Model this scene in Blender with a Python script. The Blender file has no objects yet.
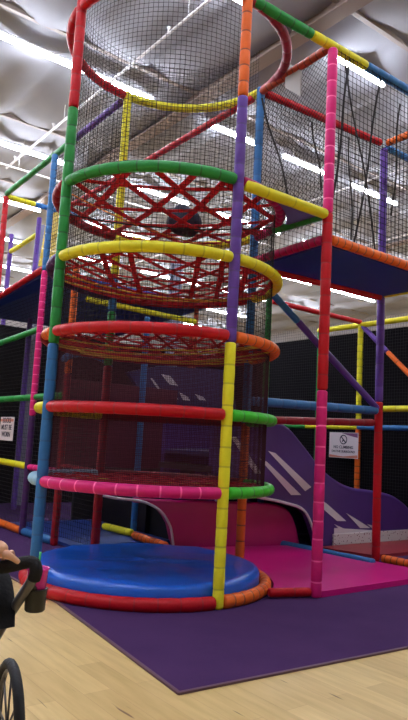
import bpy, bmesh, math, random
from mathutils import Vector, Matrix
PI = math.pi
rnd = random.Random(7)
S = bpy.context.scene
COL = S.collection

# ------------------------------------------------------------------ camera
F_PX, PITCH, ROLL, YAW = 648.16, 0.1257, 0.0546, 0.6452
CAM = Vector((-3.9297, -6.0277, 1.5))
FW = Vector((math.sin(YAW)*math.cos(PITCH), math.cos(YAW)*math.cos(PITCH), math.sin(PITCH)))
_rt = Vector((math.cos(YAW), -math.sin(YAW), 0)); _up = _rt.cross(FW)
RT = math.cos(ROLL)*_rt + math.sin(ROLL)*_up
UP = -math.sin(ROLL)*_rt + math.cos(ROLL)*_up
cd = bpy.data.cameras.new('camera'); cam = bpy.data.objects.new('camera', cd); COL.objects.link(cam)
cd.sensor_width = 36; cd.sensor_fit = 'AUTO'; cd.lens = F_PX/720*36; cd.clip_end = 200
M = Matrix((RT, UP, -FW)).transposed().to_4x4(); M.translation = CAM
cam.matrix_world = M; S.camera = cam

# survey helpers: measured points of the photograph turned into places in the hall
def ray(px, py): return FW + RT*((px-204)/F_PX) + UP*((360-py)/F_PX)
def on_x(px, py, x): d = ray(px, py); return CAM + d*((x-CAM.x)/d.x)
def on_y(px, py, y): d = ray(px, py); return CAM + d*((y-CAM.y)/d.y)
def on_z(px, py, z): d = ray(px, py); return CAM + d*((z-CAM.z)/d.z)
FH = Vector((FW.x, FW.y, 0)).normalized()
RH = Vector((_rt.x, _rt.y, 0))
def at_depth(px, py, dep): d = ray(px, py); return CAM + d*(dep/d.dot(FH))
V = Vector

# ------------------------------------------------------------------ materials
def lin(c):
    return tuple(((v/255)/12.92 if v/255 <= .04045 else ((v/255+.055)/1.055)**2.4) for v in c) + (1,)
MATS = {}
def mat(name, rgb, rough=.5, bump=.0, scale=20, var=.0, metal=0, spec=.5, coat=0):
    if name in MATS: return MATS[name]
    m = bpy.data.materials.new(name); m.use_nodes = True
    nt = m.node_tree; b = nt.nodes['Principled BSDF']
    b.inputs['Base Color'].default_value = lin(rgb); b.inputs['Roughness'].default_value = rough
    b.inputs['Metallic'].default_value = metal; b.inputs['Specular IOR Level'].default_value = spec
    b.inputs['Coat Weight'].default_value = coat
    if bump or var:
        tc = nt.nodes.new('ShaderNodeTexCoord'); nz = nt.nodes.new('ShaderNodeTexNoise')
        nz.inputs['Scale'].default_value = scale; nz.inputs['Detail'].default_value = 4
        nt.links.new(tc.outputs['Object'], nz.inputs['Vector'])
        if bump:
            bp = nt.nodes.new('ShaderNodeBump'); bp.inputs['Strength'].default_value = bump; bp.inputs['Distance'].default_value = .02
            nt.links.new(nz.outputs['Fac'], bp.inputs['Height']); nt.links.new(bp.outputs['Normal'], b.inputs['Normal'])
        if var:
            mx = nt.nodes.new('ShaderNodeMix'); mx.data_type = 'RGBA'
            c = lin(rgb); mx.inputs[6].default_value = tuple(v*(1-var) for v in c[:3])+(1,)
            mx.inputs[7].default_value = tuple(min(1, v*(1+var)) for v in c[:3])+(1,)
            nt.links.new(nz.outputs['Fac'], mx.inputs[0]); nt.links.new(mx.outputs[2], b.inputs['Base Color'])
    MATS[name] = m; return m
def foam(name, rgb): return mat('foam_'+name, rgb, .5, .25, 22, .08, spec=.3, coat=.06)
RED = foam('red', (192, 8, 26)); PINK = foam('pink', (220, 28, 118)); GREEN = foam('green', (40, 140, 62))
YEL = foam('yellow', (226, 216, 34)); LIME = foam('lime', (246, 240, 48)); BLUE = foam('blue', (50, 112, 172))
PURP = foam('purple', (98, 62, 150)); ORA = foam('orange', (232, 104, 28)); DRED = foam('dark_red', (146, 10, 32))
MAG = foam('magenta', (176, 14, 84)); LBLUE = foam('pale_blue', (150, 190, 215)); VIO = foam('violet', (72, 34, 92))
DGRN = foam('bright_green', (66, 196, 46)); WINE = foam('wine', (140, 44, 62)); RUST = foam('rust', (168, 70, 48)); NAVYF = foam('navy', (52, 48, 104))
TIE = {}
def tie(m):
    if m.name in TIE: return TIE[m.name]
    c = m.node_tree.nodes['Principled BSDF'].inputs['Base Color'].default_value
    t = bpy.data.materials.new(m.name+'_tie'); t.use_nodes = True
    b = t.node_tree.nodes['Principled BSDF']
    k = 1.5 if 'pink' in m.name else .35 if ('orange' in m.name or 'magenta' in m.name or 'rust' in m.name) else .5 if 'green' in m.name else .72
    a = .1 if 'pink' in m.name else 0
    b.inputs['Base Color'].default_value = tuple(min(1, v*k+a) for v in c[:3])+(1,); b.inputs['Roughness'].default_value = .4
    TIE[m.name] = t; return t
STEEL = mat('galvanised_steel', (170, 172, 175), .35, metal=1)
STRAP_RED = mat('red_webbing', (186, 8, 32), .75, .3, 60, .15)
STRAP_ORANGE = mat('orange_webbing', (205, 120, 45), .75, .3, 60, .15)
ROPE_TAN = mat('tan_rope', (205, 165, 60), .8, .3, 60, .15)
STRAP_BLACK = mat('black_webbing', (34, 30, 34), .8, .3, 60, .15)
NET = mat('black_net_cord', (24, 20, 24), .8)
NETFINE = mat('fine_haze_tinted_net_cord', (62, 16, 36), .8)  # black netting; maroon haze of the tower interior is put into its colour
DECKB = mat('navy_deck_vinyl', (28, 54, 150), .45, .2, 3, .2)
DECKT = mat('dark_deck_carpet', (60, 34, 70), .95, .3, 60, .2)
MATBLUE = mat('blue_mat_vinyl', (10, 102, 222), .3, .5, 3.2, .1, coat=.35)
MATMAG = mat('magenta_mat_vinyl', (218, 16, 128), .3, .12, 4, .08, coat=.3)
MAGV = mat('magenta_slide_vinyl', (192, 14, 108), .4, .12, 5, .1, coat=.2)
PURV = mat('purple_slide_vinyl', (84, 52, 128), .4, .12, 5, .1, coat=.15)
INDV = mat('indigo_slide_vinyl', (48, 40, 92), .45, .12, 5, .1)
BLACKV = mat('black_vinyl', (18, 14, 20), .5, .1, 5, .2)
WHITEV = mat('white_vinyl', (226, 218, 222), .45, .1, 8, .04)
MAROON = mat('maroon_vinyl', (92, 18, 46), .5, .15, 4, .2)
CHAR = mat('charcoal_fabric', (26, 25, 28), .85, .3, 80, .3)
BLACKP = mat('black_plastic', (16, 16, 18), .35)
RUBBER = mat('black_rubber', (28, 27, 32), .7, .2, 40, .1)
FRAMEG = mat('grey_anodised_tube', (92, 90, 94), .35, metal=.7)
SKIN = mat('skin', (226, 172, 138), .5, .05, 50, .05)

# ------------------------------------------------------------------ object helpers
def link(name, bm_or_me, mats=None, parent=None, smooth=False, loc=None):
    if isinstance(bm_or_me, bmesh.types.BMesh):
        me = bpy.data.meshes.new(name); bmesh.ops.recalc_face_normals(bm_or_me, faces=bm_or_me.faces); bm_or_me.to_mesh(me); bm_or_me.free()
    else: me = bm_or_me
    if mats is not None:
        if not isinstance(mats, (list, tuple)): mats = [mats]
        for m in mats: me.materials.append(m)
    if smooth:
        for p in me.polygons: p.use_smooth = True
    o = bpy.data.objects.new(name, me); COL.objects.link(o)
    if parent is not None:
        o.parent = parent
        # geometry is authored in world space; keep it there
        w = V((0, 0, 0)); q = parent
        while q: w += q.location; q = q.parent
        o.location = -w
    if loc: o.location = loc
    return o
def tag(o, label=None, cat=None, group=None, kind=None):
    if label: o['label'] = label
    if cat: o['category'] = cat
    if group: o['group'] = group
    if kind: o['kind'] = kind
    return o
def thing(name, label, cat, loc=(0, 0, 0), group=None):
    o = bpy.data.objects.new(name, None); COL.objects.link(o); o.location = loc; o.empty_display_size = .1
    return tag(o, label, cat, group)
def struct(name, bm, m, smooth=False):
    return tag(link(name, bm, m, None, smooth), kind='structure')
def part(name, bm, m, parent, label=None, smooth=False):
    return tag(link(name, bm, m, parent, smooth), label)

def frames(pts):
    n = len(pts); T = []
    for i in range(n):
        a = pts[max(i-1, 0)]; b = pts[min(i+1, n-1)]; T.append((b-a).normalized())
    r = V((0, 0, 1)) if abs(T[0].z) < .9 else V((1, 0, 0))
    N = [(r - T[0]*r.dot(T[0])).normalized()]
    for i in range(1, n):
        v = N[-1] - T[i]*N[-1].dot(T[i]); N.append(v.normalized())
    return T, N
def sweep(bm, pts, radii, seg=12, cap=True, mi=None, closed=False):
    pts = [V(p) for p in pts]; n = len(pts)
    if not isinstance(radii, (list, tuple)): radii = [radii]*n
    T, N = frames(pts)
    rings = []
    for p, t, nn, r in zip(pts, T, N, radii):
        b = t.cross(nn)
        rings.append([bm.verts.new(p + (nn*math.cos(2*PI*k/seg) + b*math.sin(2*PI*k/seg))*r) for k in range(seg)])
    for i in range(n-1):
        for k in range(seg):
            f = bm.faces.new((rings[i][k], rings[i][(k+1) % seg], rings[i+1][(k+1) % seg], rings[i+1][k])); f.smooth = True
            if mi: f.material_index = mi[i]
    if closed:
        best = min(range(seg), key=lambda s: (rings[-1][s].co-rings[0][0].co).length)
        for k in range(seg):
            f = bm.faces.new((rings[-1][(k+best) % seg], rings[-1][(k+1+best) % seg], rings[0][(k+1) % seg], rings[0][k])); f.smooth = True
    elif cap:
        bm.faces.new(rings[0][::-1]); bm.faces.new(rings[-1])
    return rings
def resample(pts, step):
    pts = [V(p) for p in pts]; out = [pts[0]]; L = [0]
    for a, b in zip(pts, pts[1:]): L.append(L[-1] + (b-a).length)
    return pts, L
def along(pts, L, s):
    for i in range(len(pts)-1):
        if s <= L[i+1] or i == len(pts)-2:
            t = (s-L[i])/max(1e-9, L[i+1]-L[i]); return pts[i].lerp(pts[i+1], min(1, max(0, t)))
def sleeve_bm(path, r, spacing=.19, tw=.016, seg=14):
    """padded foam sleeve with rounded ends, pinched by cable ties"""
    bm = bmesh.new(); pts, L = resample(path, .1); tot = L[-1]
    st = [(0, r*.62, 0), (.008, r*.9, 0), (.025, r, 0)]
    s = .025; k = spacing*rnd.uniform(.6, 1)
    while k < tot-.06:
        m_ = (s+k)/2
        if k-s > .09: st.append((m_, r*rnd.uniform(1.0, 1.035), 0))
        st += [(k-tw*.9, r, 0), (k-tw*.5, r*.965, 1), (k+tw*.5, r*.965, 0), (k+tw*.9, r, 0)]
        s = k; k += spacing*rnd.uniform(.88, 1.12)
    st += [(tot-.025, r, 0), (tot-.008, r*.9, 0), (tot, r*.62, 0)]
    st.sort(key=lambda a: a[0])
    if len(path) > 2:   # keep curves round
        full = []
        for a, b in zip(st, st[1:]):
            full.append(a); d = b[0]-a[0]
            if d > .07:
                for q in range(1, int(d/.05)): full.append((a[0]+d*q/int(d/.05), a[1]+(b[1]-a[1])*q/int(d/.05), 0))
        full.append(st[-1]); st = full
    P = [along(pts, L, a[0]) for a in st]
    sweep(bm, P, [a[1] for a in st], seg, True, [a[2] for a in st])
    return bm
def sleeve(name, path, r, m, parent, label=None, spacing=.19):
    return part(name, sleeve_bm(path, r, spacing), [m, tie(m)], parent, label)
PR = .052
def post(parent, x, y, bands, r=PR, spacing=.19, label=None):
    """vertical padded post; bands = [(z0, z1, material, word)]; the longest band is the post, the others its sleeves"""
    k = max(range(len(bands)), key=lambda i: bands[i][1]-bands[i][0])
    z0, z1, m, w = bands[k]
    p = sleeve('post', [V((x, y, z0)), V((x, y, z1))], r, m, parent, label, spacing)
    for i, (a, b, mm, ww) in enumerate(bands):
        if i != k: sleeve('foam_sleeve', [V((x, y, a)), V((x, y, b))], r, mm, p, ww + ' padded sleeve', spacing)
    return p
def beam(parent, a, b, bands, r=PR*.95, spacing=.19, name='beam', label=None):
    """padded beam from a to b; bands = [(t0, t1, material, word)]"""
    a = V(a); b = V(b)
    k = max(range(len(bands)), key=lambda i: bands[i][1]-bands[i][0])
    t0, t1, m, w = bands[k]
    p = sleeve(name, [a.lerp(b, t0), a.lerp(b, t1)], r, m, parent, label or (w + ' padded ' + name if w else None), spacing)
    for i, (u, v, mm, ww) in enumerate(bands):
        if i != k: sleeve('foam_sleeve', [a.lerp(b, u), a.lerp(b, v)], r, mm, p, ww + ' padded sleeve', spacing)
    return p
def box(bm, lo, hi, bev=0, mi=0):
    lo = V(lo); hi = V(hi); c = (lo+hi)/2; s = hi-lo
    g = bmesh.ops.create_cube(bm, size=1, matrix=Matrix.Translation(c) @ Matrix.Diagonal((*s, 1)))
    vs = g['verts']
    fs = {f for v in vs for f in v.link_faces}
    for f in fs: f.material_index = mi
    if bev:
        es = list({e for v in vs for e in v.link_edges})
        bmesh.ops.bevel(bm, geom=es, offset=bev, segments=2, affect='EDGES', profile=.6)
def bar(bm, a, b, w, t, side, mi=0):
    """flat strap of width w and thickness t between a and b; side = direction of its width"""
    a = V(a); b = V(b); d = (b-a).normalized(); s = V(side); s = (s - d*s.dot(d)).normalized(); n = d.cross(s)
    vs = []
    for p in (a, b):
        for i, j in ((-1, -1), (1, -1), (1, 1), (-1, 1)): vs.append(bm.verts.new(p + s*(i*w/2) + n*(j*t/2)))
    for q in ((0, 1, 2, 3), (4, 5, 6, 7), (0, 1, 5, 4), (1, 2, 6, 5), (2, 3, 7, 6), (3, 0, 4, 7)):
        f = bm.faces.new([vs[i] for i in q]); f.material_index = mi
def strand(bm, a, b, r):
    """three sided cord"""
    a = V(a); b = V(b); d = (b-a).normalized(); s = d.orthogonal().normalized(); n = d.cross(s)
    A = []; B = []
    for k in range(3):
        o = (s*math.cos(2*PI*k/3) + n*math.sin(2*PI*k/3))*r
        A.append(bm.verts.new(a+o)); B.append(bm.verts.new(b+o))
    for k in range(3): bm.faces.new((A[k], A[(k+1) % 3], B[(k+1) % 3], B[k]))
def net_panel(o, u, v, cell=.05, r=.0028, diag=False):
    """net of square cells on the rectangle o, o+u, o+v (diag turns the cells into diamonds)"""
    bm = bmesh.new(); o = V(o); u = V(u); v = V(v); lu = u.length; lv = v.length
    if not diag:
        for i in range(int(lu/cell)+1): strand(bm, o+u*(i*cell/lu), o+u*(i*cell/lu)+v, r)
        for i in range(int(lv/cell)+1): strand(bm, o+v*(i*cell/lv), o+v*(i*cell/lv)+u, r)
    else:
        c = cell*1.414
        for s in (1, -1):
            k = -lv
            while k < lu+lv:
                x0 = k; pts = []
                # line x = x0 + s*y
                y0, y1 = 0, lv
                if s > 0: y0 = max(y0, -x0); y1 = min(y1, lu-x0)
                else: y0 = max(y0, x0-lu); y1 = min(y1, x0)
                if y1-y0 > .02:
                    strand(bm, o+u*((x0+s*y0)/lu)+v*(y0/lv), o+u*((x0+s*y1)/lu)+v*(y1/lv), r)
                k += c
    return bm
def poly_prism(bm, pts, off, mi=0):
    """closed outline extruded by off"""
    A = [bm.verts.new(V(p)) for p in pts]; B = [bm.verts.new(V(p)+V(off)) for p in pts]; n = len(pts)
    bm.faces.new(A).material_index = mi; bm.faces.new(B[::-1]).material_index = mi
    for i in range(n): bm.faces.new((A[i], A[(i+1) % n], B[(i+1) % n], B[i])).material_index = mi
def arc(R, a0, a1, z, c=(0, 0), step=.05):
    n = max(3, int(abs(a1-a0)*R/step)); return [V((c[0]+R*math.cos(a0+(a1-a0)*i/n), c[1]+R*math.sin(a0+(a1-a0)*i/n), z)) for i in range(n+1)]

# ------------------------------------------------------------------ hall: floor, carpet, walls, ceiling
CZ = 9.0
def wood():
    m = bpy.data.materials.new('light_plank_floor'); m.use_nodes = True; nt = m.node_tree; N = nt.nodes; Lk = nt.links
    b = N['Principled BSDF']; tc = N.new('ShaderNodeTexCoord')
    mp = N.new('ShaderNodeMapping'); mp.inputs['Rotation'].default_value = (0, 0, PI/2); Lk.new(tc.outputs['Object'], mp.inputs['Vector'])
    br = N.new('ShaderNodeTexBrick'); br.inputs['Scale'].default_value = 1; br.inputs['Brick Width'].default_value = 1.22
    br.inputs['Row Height'].default_value = .18; br.inputs['Mortar Size'].default_value = .0016; br.inputs['Bias'].default_value = 0
    br.inputs['Color1'].default_value = lin((212, 180, 120)); br.inputs['Color2'].default_value = lin((228, 198, 136)); br.inputs['Mortar'].default_value = lin((196, 158, 108))
    br.offset_frequency = 2; br.offset = .37
    Lk.new(mp.outputs[0], br.inputs['Vector'])
    st = N.new('ShaderNodeMapping'); st.inputs['Scale'].default_value = (9, .9, 1); Lk.new(tc.outputs['Object'], st.inputs['Vector'])
    nz = N.new('ShaderNodeTexNoise'); nz.inputs['Scale'].default_value = 2.2; nz.inputs['Detail'].default_value = 5; Lk.new(st.outputs[0], nz.inputs['Vector'])
    mx = N.new('ShaderNodeMix'); mx.data_type = 'RGBA'; mx.blend_type = 'MULTIPLY'; mx.inputs[0].default_value = .55
    rp = N.new('ShaderNodeValToRGB'); rp.color_ramp.elements[0].position = .3; rp.color_ramp.elements[0].color = (.72, .66, .55, 1); rp.color_ramp.elements[1].position = .65
    Lk.new(nz.outputs['Fac'], rp.inputs[0]); Lk.new(br.outputs['Color'], mx.inputs[6]); Lk.new(rp.outputs[0], mx.inputs[7])
    # dark grain flecks and knots
    s2 = N.new('ShaderNodeMapping'); s2.inputs['Scale'].default_value = (16, 1.7, 1); Lk.new(tc.outputs['Object'], s2.inputs['Vector'])
    n2 = N.new('ShaderNodeTexNoise'); n2.inputs['Scale'].default_value = 1.6; n2.inputs['Detail'].default_value = 1; Lk.new(s2.outputs[0], n2.inputs['Vector'])
    r2 = N.new('ShaderNodeValToRGB'); r2.color_ramp.elements[0].position = .72; r2.color_ramp.elements[0].color = (0, 0, 0, 1); r2.color_ramp.elements[1].position = .77
    Lk.new(n2.outputs['Fac'], r2.inputs[0])
    m2 = N.new('ShaderNodeMix'); m2.data_type = 'RGBA'; m2.inputs[7].default_value = lin((120, 84, 52))
    Lk.new(r2.outputs[0], m2.inputs[0]); Lk.new(mx.outputs[2], m2.inputs[6]); Lk.new(m2.outputs[2], b.inputs['Base Color'])
    b.inputs['Roughness'].default_value = .42
    return m
def carpet_mat():
    m = mat('purple_carpet', (78, 44, 92), .95, .5, 160, .25, spec=.2)
    nt = m.node_tree; b = nt.nodes['Principled BSDF']; tc = nt.nodes.new('ShaderNodeTexCoord')
    nz = nt.nodes.new('ShaderNodeTexNoise'); nz.inputs['Scale'].default_value = 2.4; nz.inputs['Detail'].default_value = 6
    nt.links.new(tc.outputs['Object'], nz.inputs['Vector'])
    mx = nt.nodes.new('ShaderNodeMix'); mx.data_type = 'RGBA'; mx.inputs[6].default_value = lin((62, 34, 82)); mx.inputs[7].default_value = lin((80, 48, 96))
    nt.links.new(nz.outputs['Fac'], mx.inputs[0]); nt.links.new(mx.outputs[2], b.inputs['Base Color'])
    return m
X0, X1, Y0, Y1 = -14., 26., -16., 34.
bm = bmesh.new(); box(bm, (X0, Y0, -.2), (X1, Y1, -.012)); struct('floor', bm, wood())
CX, CY = -1.40, -2.77
K = [V((-1.475, -2.70, -.0119)), V((-1.22, -.45, -.0119)), V((-1.22, 8, -.0119)), V((14, 8, -.0119)), V((14, -3.55, -.0119))]
bm = bmesh.new(); poly_prism(bm, K, (0, 0, .0119)); tag(link('carpet', bm, carpet_mat()), 'dark purple carpet laid under and in front of the climbing frame', 'carpet')
EDGE = mat('carpet_edge_strip', (96, 66, 78), .5)
bm = bmesh.new(); bar(bm, K[0]+V((-.012, -.02, .008)), K[1]+V((-.012, 0, .008)), .026, .014, (1, 0, 0)); bar(bm, K[1]+V((-.012, 0, .008)), K[2]+V((-.012, 0, .008)), .026, .014, (1, 0, 0)); struct('trim_1', bm, EDGE)
bm = bmesh.new(); bar(bm, K[0]+V((-.02, -.012, .008)), K[4]+V((0, -.012, .008)), .026, .014, (0, 1, 0)); struct('trim_2', bm, EDGE)

WALLM = mat('pale_hall_wall', (150, 142, 140), .8, .1, 3, .08)
for nm, lo, hi in (('wall_left', (X0-.2, Y0, 0), (X0, Y1, CZ+.6)), ('wall_right', (X1, Y0, 0), (X1+.2, Y1, CZ+.6)),
                   ('wall_back', (X0, Y1, 0), (X1, Y1+.2, CZ+.6)), ('wall_front', (X0, Y0-.2, 0), (X1, Y0, CZ+.6))):
    bm = bmesh.new(); box(bm, lo, hi); struct(nm, bm, WALLM)
BLK = mat('black_painted_partition', (14, 10, 16), .9, .1, 2, .25, spec=.1)

# sagging white insulation between the purlins
INS = mat('white_insulation_sheet', (150, 150, 156), .85, .25, 2.2, .05, spec=.2)
bm = bmesh.new(); nx = int((X1-X0)/.17); ny = int((Y1-Y0)/.42); grid = []
for i in range(nx+1):
    row = []
    for j in range(ny+1):
        x = X0+(X1-X0)*i/nx; y = Y0+(Y1-Y0)*j/ny
        u = (x+.35)/1.52; w = abs(math.sin(PI*u)); cell = math.floor(u)
        v = ((y-1.2)/4.15) % 1.0; e = (1-(2*v-1)**6)
        amp = .26+.10*math.sin(cell*2.3+math.floor((y-1.2)/4.15)*1.7)
        z = CZ+.42 - amp*(w**.75)*e - .03*math.sin(5*x+3*y)*math.sin(2.2*y-1.3*x)
        row.append(bm.verts.new((x, y, z)))
    grid.append(row)
for i in range(nx):
    for j in range(ny): bm.faces.new((grid[i][j], grid[i+1][j], grid[i+1][j+1], grid[i][j+1])).smooth = True
struct('ceiling', bm, INS)
PURL = mat('beige_purlin', (150, 138, 130), .6); GIRD = mat('tan_girder', (132, 112, 102), .6)
k = 3
for y in (-7.1, -2.95, 1.2, 5.35, 9.5, 13.65, 17.8, 21.95, 26.1, 30.2):    # steel runs across the bays
    bm = bmesh.new(); box(bm, (X0, y-.05, CZ+.32), (X1, y+.05, CZ+.5), .01); struct('trim_%d' % k, bm, PURL); k += 1
for x in (-7.4, 4.05, 15.5):                                                # main girders
    bm = bmesh.new(); box(bm, (x-.16, Y0, CZ+.1), (x+.16, Y1, CZ+.14)); box(bm, (x-.02, Y0, CZ+.14), (x+.02, Y1, CZ+.5)); struct('trim_%d' % k, bm, GIRD); k += 1

# strip lights hung under the steel, in rows
TUBE = bpy.data.materials.new('lit_tube'); TUBE.use_nodes = True
_n = TUBE.node_tree; _n.nodes.remove(_n.nodes['Principled BSDF']); _e = _n.nodes.new('ShaderNodeEmission')
_e.inputs['Color'].default_value = (.91, .97, 1.1, 1); _e.inputs['Strength'].default_value = 42
_n.links.new(_e.outputs[0], _n.nodes['Material Output'].inputs['Surface'])
LBODY = mat('white_light_housing', (225, 225, 225), .5)
ORD = ['first', 'second', 'third', 'fourth', 'fifth', 'sixth', 'seventh', 'eighth', 'ninth']
rows = [(-6.4, 'nearest the front wall', [(-12, -8), (-5, -1), (2, 6), (9, 13), (16, 20)]),
        (-2.2, 'over the purple carpet', [(-12, -8), (-6, -2), (-1, 1.2), (3.6, 5.6), (8, 11), (14, 18)]),
        (1.93, 'over the climbing tower', [(-12, -8.5), (-7, -3.4), (-2.4, .0), (.7, 2.62), (4.75, 6.3), (7.4, 9.2), (10.4, 13), (15, 19)]),
        (5.72, 'just beyond the tower', [(-12, -8), (-7, -3.6), (-2.6, 3.09), (4.65, 6.14), (7.12, 8.95), (9.85, 11.9), (13, 16), (18, 22)]),
        (10.3, 'third past the tower', [(-11, -6), (-5, -.6), (0, 3.4), (4.6, 7.4), (8.6, 11.4), (12.6, 15.4), (17, 20)]),
        (14.45, 'fourth past the tower', [(-11, -6), (-4, 0), (1, 4.2), (5.4, 8.6), (9.8, 13), (14.2, 17.4), (18.6, 22)]),
        (18.6, 'third from the far wall', [(-10, -5), (-3, 1), (2, 5.2), (6.4, 9.6), (10.8, 14), (15.2, 18.4), (19.6, 23)]),
        (22.8, 'second from the far wall', [(-8, -3), (-1, 3), (4.4, 7.97), (9, 12.2), (13.4, 16.6), (17.8, 21)]),
        (27.6, 'nearest the far wall', [(-6, -1), (1, 5), (6.4, 9.6), (10.8, 14), (15.2, 18.4), (19.6, 23)])]
proto_l = None
for y, where, segs in rows:
    for i, (xa, xb) in enumerate(segs):
        L_ = xb-xa; z = CZ
        t = thing('ceiling_light', '%s white tube light from the left in the ceiling row %s' % (ORD[i], where), 'ceiling light', ((xa+xb)/2, y, z), 'ceiling tube lights')
        bm = bmesh.new(); box(bm, (xa, y-.06, z+.02), (xb, y+.06, z+.06), .01)
        for xx in (xa+.2*L_, xb-.2*L_): box(bm, (xx-.006, y-.006, z+.06), (xx+.006, y+.006, z+.30))
        part('housing', bm, LBODY, t)
        bm = bmesh.new(); sweep(bm, [V((xa+.02, y, z-.03)), V((xb-.02, y, z-.03))], .042, 10); part('tube', bm, TUBE, t)
# white sprinkler pipes under the insulation
PIPE = mat('white_pipe', (205, 200, 198), .45)
for i, (x, ya, yb, z, lb) in enumerate(((1.75, -6, 11.0, CZ-.35, 'white sprinkler pipe crossing the ceiling left of the tower top'), (9.3, -6, 24, CZ-.35, 'white sprinkler pipe on the ceiling beyond the right deck'),
                                 (13.8, -6, 24, CZ-.3, 'white sprinkler pipe on the ceiling farthest to the right'))):
    bm = bmesh.new(); sweep(bm, [V((x, ya, z)), V((x, yb, z))], .028, 8)
    for q in range(7):
        yy = ya+(yb-ya)*(q+.5)/7; sweep(bm, [V((x, yy, z)), V((x, yy, CZ+.02))], .008, 6); sweep(bm, [V((x, yy+.6, z)), V((x, yy+.6, z+.10)), V((x, yy+.6, z+.13))], [.018, .018, .04], 8)
    tag(link('sprinkler_pipe', bm, PIPE), lb, 'pipe', 'sprinkler pipes')
bm = bmesh.new(); sweep(bm, [V((X0+2, 10.75, CZ-.38)), V((14, 10.75, CZ-.38))], .03, 8)
for q in range(9):
    xx = X0+3+q*2.6; sweep(bm, [V((xx, 10.75, CZ-.38)), V((xx, 10.75, CZ+.02))], .008, 6)
tag(link('sprinkler_pipe', bm, PIPE), 'white main sprinkler pipe running beside the light row left of the tower', 'pipe', 'sprinkler pipes')

# ------------------------------------------------------------------ climbing tower
R = 1.266; PH = -.0288
AF, AR, AK, AL = -PI/2+PH, PH, PI/2+PH, PI+PH       # front, right, rear, left posts
def pc(a, r=R): return r*math.cos(a), r*math.sin(a)
tower = thing('climbing_tower', 'round climbing tower of padded rings and coloured posts on the purple carpet', 'climbing tower', (0, 0, 0))
post(tower, *pc(AF), [(.0, 2.46, LIME, 'lime yellow'), (2.46, 4.97, PURP, 'purple'), (4.97, 6.7, ORA, 'orange')], .054, label='front tower post, lime yellow below, purple and orange above')
post(tower, *pc(AL), [(.0, 2.40, BLUE, 'blue'), (2.40, 4.91, GREEN, 'green'), (4.91, 6.7, RED, 'red')], .054, label='left tower post, blue below, green and red above')
post(tower, *pc(AR), [(.0, 1.75, ORA, 'orange'), (1.75, 6.1, BLUE, 'blue')], .054, label='right rear tower post, orange below and blue above')
post(tower, *pc(AK), [(.0, 2.4, DRED, 'dark red'), (2.4, 3.1, GREEN, 'green'), (3.1, 3.55, BLUE, 'blue'), (3.55, 6.1, YEL, 'yellow')], .054, label='rear tower post, dark red below and yellow above')
RH_ = [.055, 1.036, 1.766, 2.522, 3.294, 4.087, 6.05]
#        front            right             rear right         rear left
RC = [((RED, 'red'), (ORA, 'orange'), (RED, 'red'), (RED, 'red')),
      ((PINK, 'pink'), (DGRN, 'green'), (DRED, 'dark red'), (LBLUE, 'pale blue')),
      ((RED, 'red'), (DGRN, 'green'), (DRED, 'dark red'), (YEL, 'yellow')),
      ((RED, 'red'), (ORA, 'orange'), (DRED, 'dark red'), (ORA, 'orange')),
      ((YEL, 'yellow'), (YEL, 'yellow'), (RED, 'red'), (VIO, 'violet')),
      ((GREEN, 'green'), (MAG, 'magenta'), (YEL, 'yellow'), (DRED, 'dark red')),
      ((RED, 'red'), (WINE, 'wine red'), (YEL, 'yellow'), (RED, 'red'))]
WORD = ['floor level', 'lowest', 'eye level', 'third', 'fourth', 'fifth', 'topmost']
for i, z in enumerate(RH_):
    segs = [(AL, AL+PI/2), (AF, AF+PI/2), (AR, AR+PI/2), (AK, AK+PI/2)]
    g = .035; rr = .056 if i else .062
    ring = None
    for (a0, a1), (m, w) in zip(segs, RC[i]):
        pth = arc(R, a0+g, a1-g, z)
        if ring is None: ring = sleeve('ring', pth, rr, m, tower, '%s tower ring, %s at the front' % (WORD[i], w), .2)
        elif i == 3 and a0 == AK:     # short orange end by the left post, dark red beyond
            sleeve('ring_sleeve', arc(R, AL-.26, a1-g, z), rr, ORA, ring, 'orange padded end', .13); sleeve('ring_sleeve', arc(R, a0+g, AL-.27, z), rr, DRED, ring, 'dark red padded arc', .2)
        else: sleeve('ring_sleeve', pth, rr, m, ring, w+' padded arc', .13 if w in ('orange', 'magenta', 'pink') else .2)
# webs of straps that floor the rings
def chord(ang, off, rr=R-.05):
    if abs(off) >= rr: return None
    h = math.sqrt(rr*rr-off*off); d = V((math.cos(ang), math.sin(ang), 0)); n = V((-math.sin(ang), math.cos(ang), 0))
    return n*off - d*h, n*off + d*h
def web(z, dirs, spacing, w, sag, extra=(), t=.006, skip=0):
    bm = bmesh.new(); rg = random.Random(int(z*100))
    def drop(p): return V((p.x, p.y, z - sag*(1-(p.x*p.x+p.y*p.y)/(R*R))))
    for di, ang in enumerate(dirs):
        off = -R+spacing*.45
        while off < R:
            c = chord(ang+rg.uniform(-.06, .06), off+rg.uniform(-.05, .05)*spacing)
            if c and rg.random() >= skip:
                n = max(3, int((c[1]-c[0]).length/.16)); side = V((-math.sin(ang), math.cos(ang), 0))
                P = [drop(c[0].lerp(c[1], q/n)) + V((0, 0, (di-1)*.009)) for q in range(n+1)]
                for a, b in zip(P, P[1:]): bar(bm, a, b, w, t, side, 0)
            off += spacing*rg.uniform(.85, 1.15)
    for (ang, off, mi) in extra:
        c = chord(ang, off)
        if c:
            P = [drop(c[0].lerp(c[1], q/6)) + V((0, 0, -.02)) for q in range(7)]; sweep(bm, P, .009, 6, True, [mi]*6)
    return bm
D = math.radians
wm = [STRAP_RED, STRAP_ORANGE, ROPE_TAN, STRAP_BLACK]
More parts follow.
